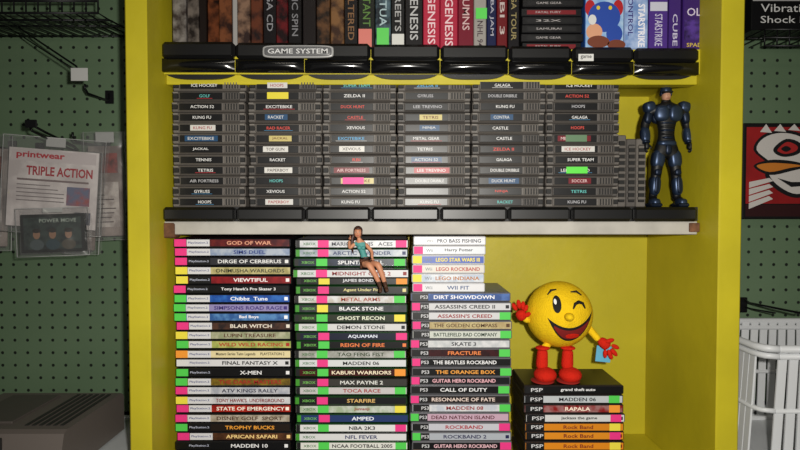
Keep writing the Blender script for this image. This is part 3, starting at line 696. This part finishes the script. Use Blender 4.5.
b=B(); CG=M((100,92,87),.5,bump=.1,bscale=700); CD=M((40,38,37),.5)
x0,x1=X(-75,.95),X(66,.95); zt=Z(393,1.13)
def prism(pts,x0,x1,m):
    n=len(pts); vs=[(x0,y,z) for y,z in pts]+[(x1,y,z) for y,z in pts]
    b.add(vs,[tuple(range(n)),tuple(range(n,2*n))]+[(i,(i+1)%n,(i+1)%n+n,i+n) for i in range(n)],m)
H=zt-sz
prism([(.93,sz+H*.12),(.925,sz+H*.5),(.935,sz+H*.95),(.945,zt),(1.13,zt),(1.14,sz+H*.9),(1.14,sz+.004),(.945,sz+.004)],x0,x1,CG)
b.box(x0+.01,x1-.006,.921,.93,sz+H*.42,sz+H*.49,CD,.001)
b.box(x0+.02,x1-.09,.922,.93,sz+H*.58,sz+H*.9,CD,.001)
for k in range(6): b.box(x1-.075+k*.011,x1-.069+k*.011,.96,1.12,zt-.001,zt+.0012,CD,.0004)
b.box(x0+.03,x1-.1,.97,1.11,zt-.001,zt+.003,M((80,74,70),.5),.001)
for k in range(2):
    b.box(x0+.03+k*.035,x0+.055+k*.035,.92,.93,sz+H*.2,sz+H*.34,M((160,40,35),.5),.001)
    b.tube([(x1-.05+k*.025,.9215,sz+H*.27),(x1-.05+k*.025,.93,sz+H*.27)],.008,CD,n=16)
for xx in(x0+.02,x1-.02):
    for yy in(.96,1.12): b.tube([(xx,yy,sz),(xx,yy,sz+.006)],.008,CD,n=12)
b.done('game_console')

# ---------------- basket right
b=B(); BW=M((205,207,210),.4)
bx0,bx1=X(752,1.0),X(752,1.0)+.30; by0,by1=.96,1.19; bz0=sz; bz1=Z(343,1.0)
def ring(t,o=0):
    f=-.014*(1-t)
    return (bx0+f-o,bx1-f+o,by0+f*.3-o,by1-f*.3+o)
def loop(z,t,r,o=0):
    a,c_,d,e=ring(t,o); q=.025
    pts=[(a+q,d,z),(c_-q,d,z),(c_-q*.3,d+q*.3,z),(c_,d+q,z),(c_,e-q,z),(c_-q*.3,e-q*.3,z),(c_-q,e,z),(a+q,e,z),(a+q*.3,e-q*.3,z),(a,e-q,z),(a,d+q,z),(a+q*.3,d+q*.3,z),(a+q,d,z)]
    b.tube(pts,r,BW,n=8)
hh=bz1-bz0
loop(bz1,1,.006,.004); loop(bz1-.012,.95,.005,.002); loop(bz0+hh*.5,.5,.004); loop(bz0+.006,0,.007)
a,c_,d,e=ring(0); b.box(a+.004,c_-.004,d+.004,e-.004,bz0,bz0+.004,BW,.001)
def slat(p0,p1,w,ax):
    p0=Vector(p0);p1=Vector(p1); t=.0015
    W=Vector((w,0,0)) if ax=='x' else Vector((0,w,0)); Nn=Vector((0,t,0)) if ax=='x' else Vector((t,0,0))
    vs=[p0-W-Nn,p0+W-Nn,p0+W+Nn,p0-W+Nn,p1-W-Nn,p1+W-Nn,p1+W+Nn,p1-W+Nn]
    b.add(vs,[(0,1,2,3),(4,5,6,7),(0,1,5,4),(1,2,6,5),(2,3,7,6),(3,0,4,7)],BW)
r0,r1=ring(0),ring(1)
for k in range(15):
    u=(k+.5)/15
    for yi in(2,3):
        slat((r0[0]+.02+(r0[1]-r0[0]-.04)*u,r0[yi],bz0+.004),(r1[0]+.02+(r1[1]-r1[0]-.04)*u,r1[yi],bz1),.0068,'x')
for k in range(12):
    u=(k+.5)/12
    for xi in(0,1):
        slat((r0[xi],r0[2]+.02+(r0[3]-r0[2]-.04)*u,bz0+.004),(r1[xi],r1[2]+.02+(r1[3]-r1[2]-.04)*u,bz1),.0068,'y')
b.done('plastic_basket')

# ---------------- right wall items
b=B(); Y=1.19
x0,x1=X(748,Y),X(850,Y)
b.box(x0,x1,Y,Y+.055,Z(30,Y),Z(-60,Y),M((14,14,16),.35),.0015)
b.quad(x0+.002,x1-.002,Z(1,Y),Z(-8,Y),Y-.0003,M((170,170,170),.5))
b.text('Vibration',X(757,Y),X(812,Y),Z(12,Y),Z(4,Y),Y-.0005,WT,bold=.0); b.text('Shock Pad',X(757,Y),X(815,Y),Z(23,Y),Z(16,Y),Y-.0005,WT,bold=.0)
b.done('boxed_controller')
b=B(); 
for k in range(9):
    x=X(752+k*12,1.15); b.tube([(x,1.249,Z(34,1.15)),(x,1.12,Z(34,1.15)),(x,1.12,Z(50,1.15))],.0015,HK,n=6)
for (yy,pz) in((1.12,34),(1.12,42),(1.12,50),(1.18,34)): b.tube([(X(752,1.15),yy,Z(pz,1.15)),(X(848,1.15),yy,Z(pz,1.15))],.002,HK,n=6)
b.done('wire_rack')
b=B(); Y=1.225
x0,x1=X(742,Y),X(860,Y); z0,z1=Z(219,Y),Z(123,Y)
b.box(x0,x1,Y,1.249,z0,z1,M((18,17,18),.4),.002)
b.quad(x0+.006,x1-.006,z0+.03,z1-.008,Y-.0004,M((150,28,30),.45,noise=.3,nscale=15))
b.quad(x0+.006,x1-.006,z0+.005,z0+.028,Y-.0004,M((45,16,18),.45)); 
def poly(pts,m,l):
    b.add([(X(p[0],Y),Y-.0004*l,Z(p[1],Y)) for p in pts],[tuple(range(len(pts)))],m)
WW=M((195,190,186),.5)
def sm(pts,k=4):
    out=[];n=len(pts)
    for i in range(n):
        p0,p1,p2,p3=[pts[(i+j-1)%n] for j in range(4)]
        for q in range(k):
            t=q/k
            out.append(tuple(.5*((2*p1[a])+(-p0[a]+p2[a])*t+(2*p0[a]-5*p1[a]+4*p2[a]-p3[a])*t*t+(-p0[a]+3*p1[a]-3*p2[a]+p3[a])*t**3) for a in(0,1)))
    return out
poly(sm([(752,150),(760,136),(778,130),(800,134),(822,150),(830,170),(818,190),(796,198),(776,190),(764,176),(766,164)]),INK,2)
poly(sm([(755,150),(762,138),(779,133),(799,137),(819,151),(826,170),(815,187),(796,194),(779,187),(768,175),(769,163)]),WW,3)
poly(sm([(752,166),(768,160),(790,161),(806,166),(790,171),(768,175)]),INK,4)
poly(sm([(755,166),(768,163),(789,164),(800,166),(788,168),(768,172)]),M((190,115,40),.5),5)
poly(sm([(772,148),(784,139),(798,143),(798,153),(784,157),(774,154)]),INK,4)
poly(sm([(776,149),(785,142),(795,146),(794,151),(784,154),(777,152)]),M((160,35,35),.5),5)
poly(sm([(779,149),(784,146),(789,149),(784,152)]),INK,6)
poly([(776,178),(790,182),(804,182),(816,176),(804,186),(790,187)],INK,4)
for k in range(4): poly([(748,182+k*7),(768,178+k*6),(772,181+k*6),(748,188+k*7)],WW,4)
for k in range(3): poly([(758+k*14,132-k),(764+k*14,124),(770+k*14,133-k)],WW,4)
b.done('cartoon_poster')

# ---------------- lights
def spot(loc,target,size,power,ang,col=(1,1,1)):
    l=bpy.data.lights.new('flash','SPOT'); l.shadow_soft_size=size; l.energy=power; l.color=col; l.spot_size=math.radians(ang); l.spot_blend=1.0
    o=bpy.data.objects.new('camera_flash',l); o.location=loc; sc.collection.objects.link(o)
    o.rotation_euler=(Vector(target)-Vector(loc)).to_track_quat('-Z','Y').to_euler(); return o
spot((.05,-.02,CZ+.03),(.07,1,CZ-.10),.012,52,118,(1,.965,.89))
l=bpy.data.lights.new('ceiling_light','AREA'); l.shape='RECTANGLE'; l.size=.9; l.size_y=.3; l.energy=4; l.color=(1,.92,.78)
o=bpy.data.objects.new('ceiling_light',l); o.location=(0.1,-.2,2.45); sc.collection.objects.link(o)
w=bpy.data.worlds.new('w'); sc.world=w; w.use_nodes=True; w.node_tree.nodes['Background'].inputs[0].default_value=(.9,.88,.85,1); w.node_tree.nodes['Background'].inputs[1].default_value=.08

cam=bpy.data.cameras.new('cam'); cam.sensor_width=36; cam.lens=F*36/800; cam.clip_start=.01
co=bpy.data.objects.new('camera',cam); co.location=(0,0,CZ); co.rotation_euler=(math.radians(90)-TH,0,0); sc.collection.objects.link(co); sc.camera=co
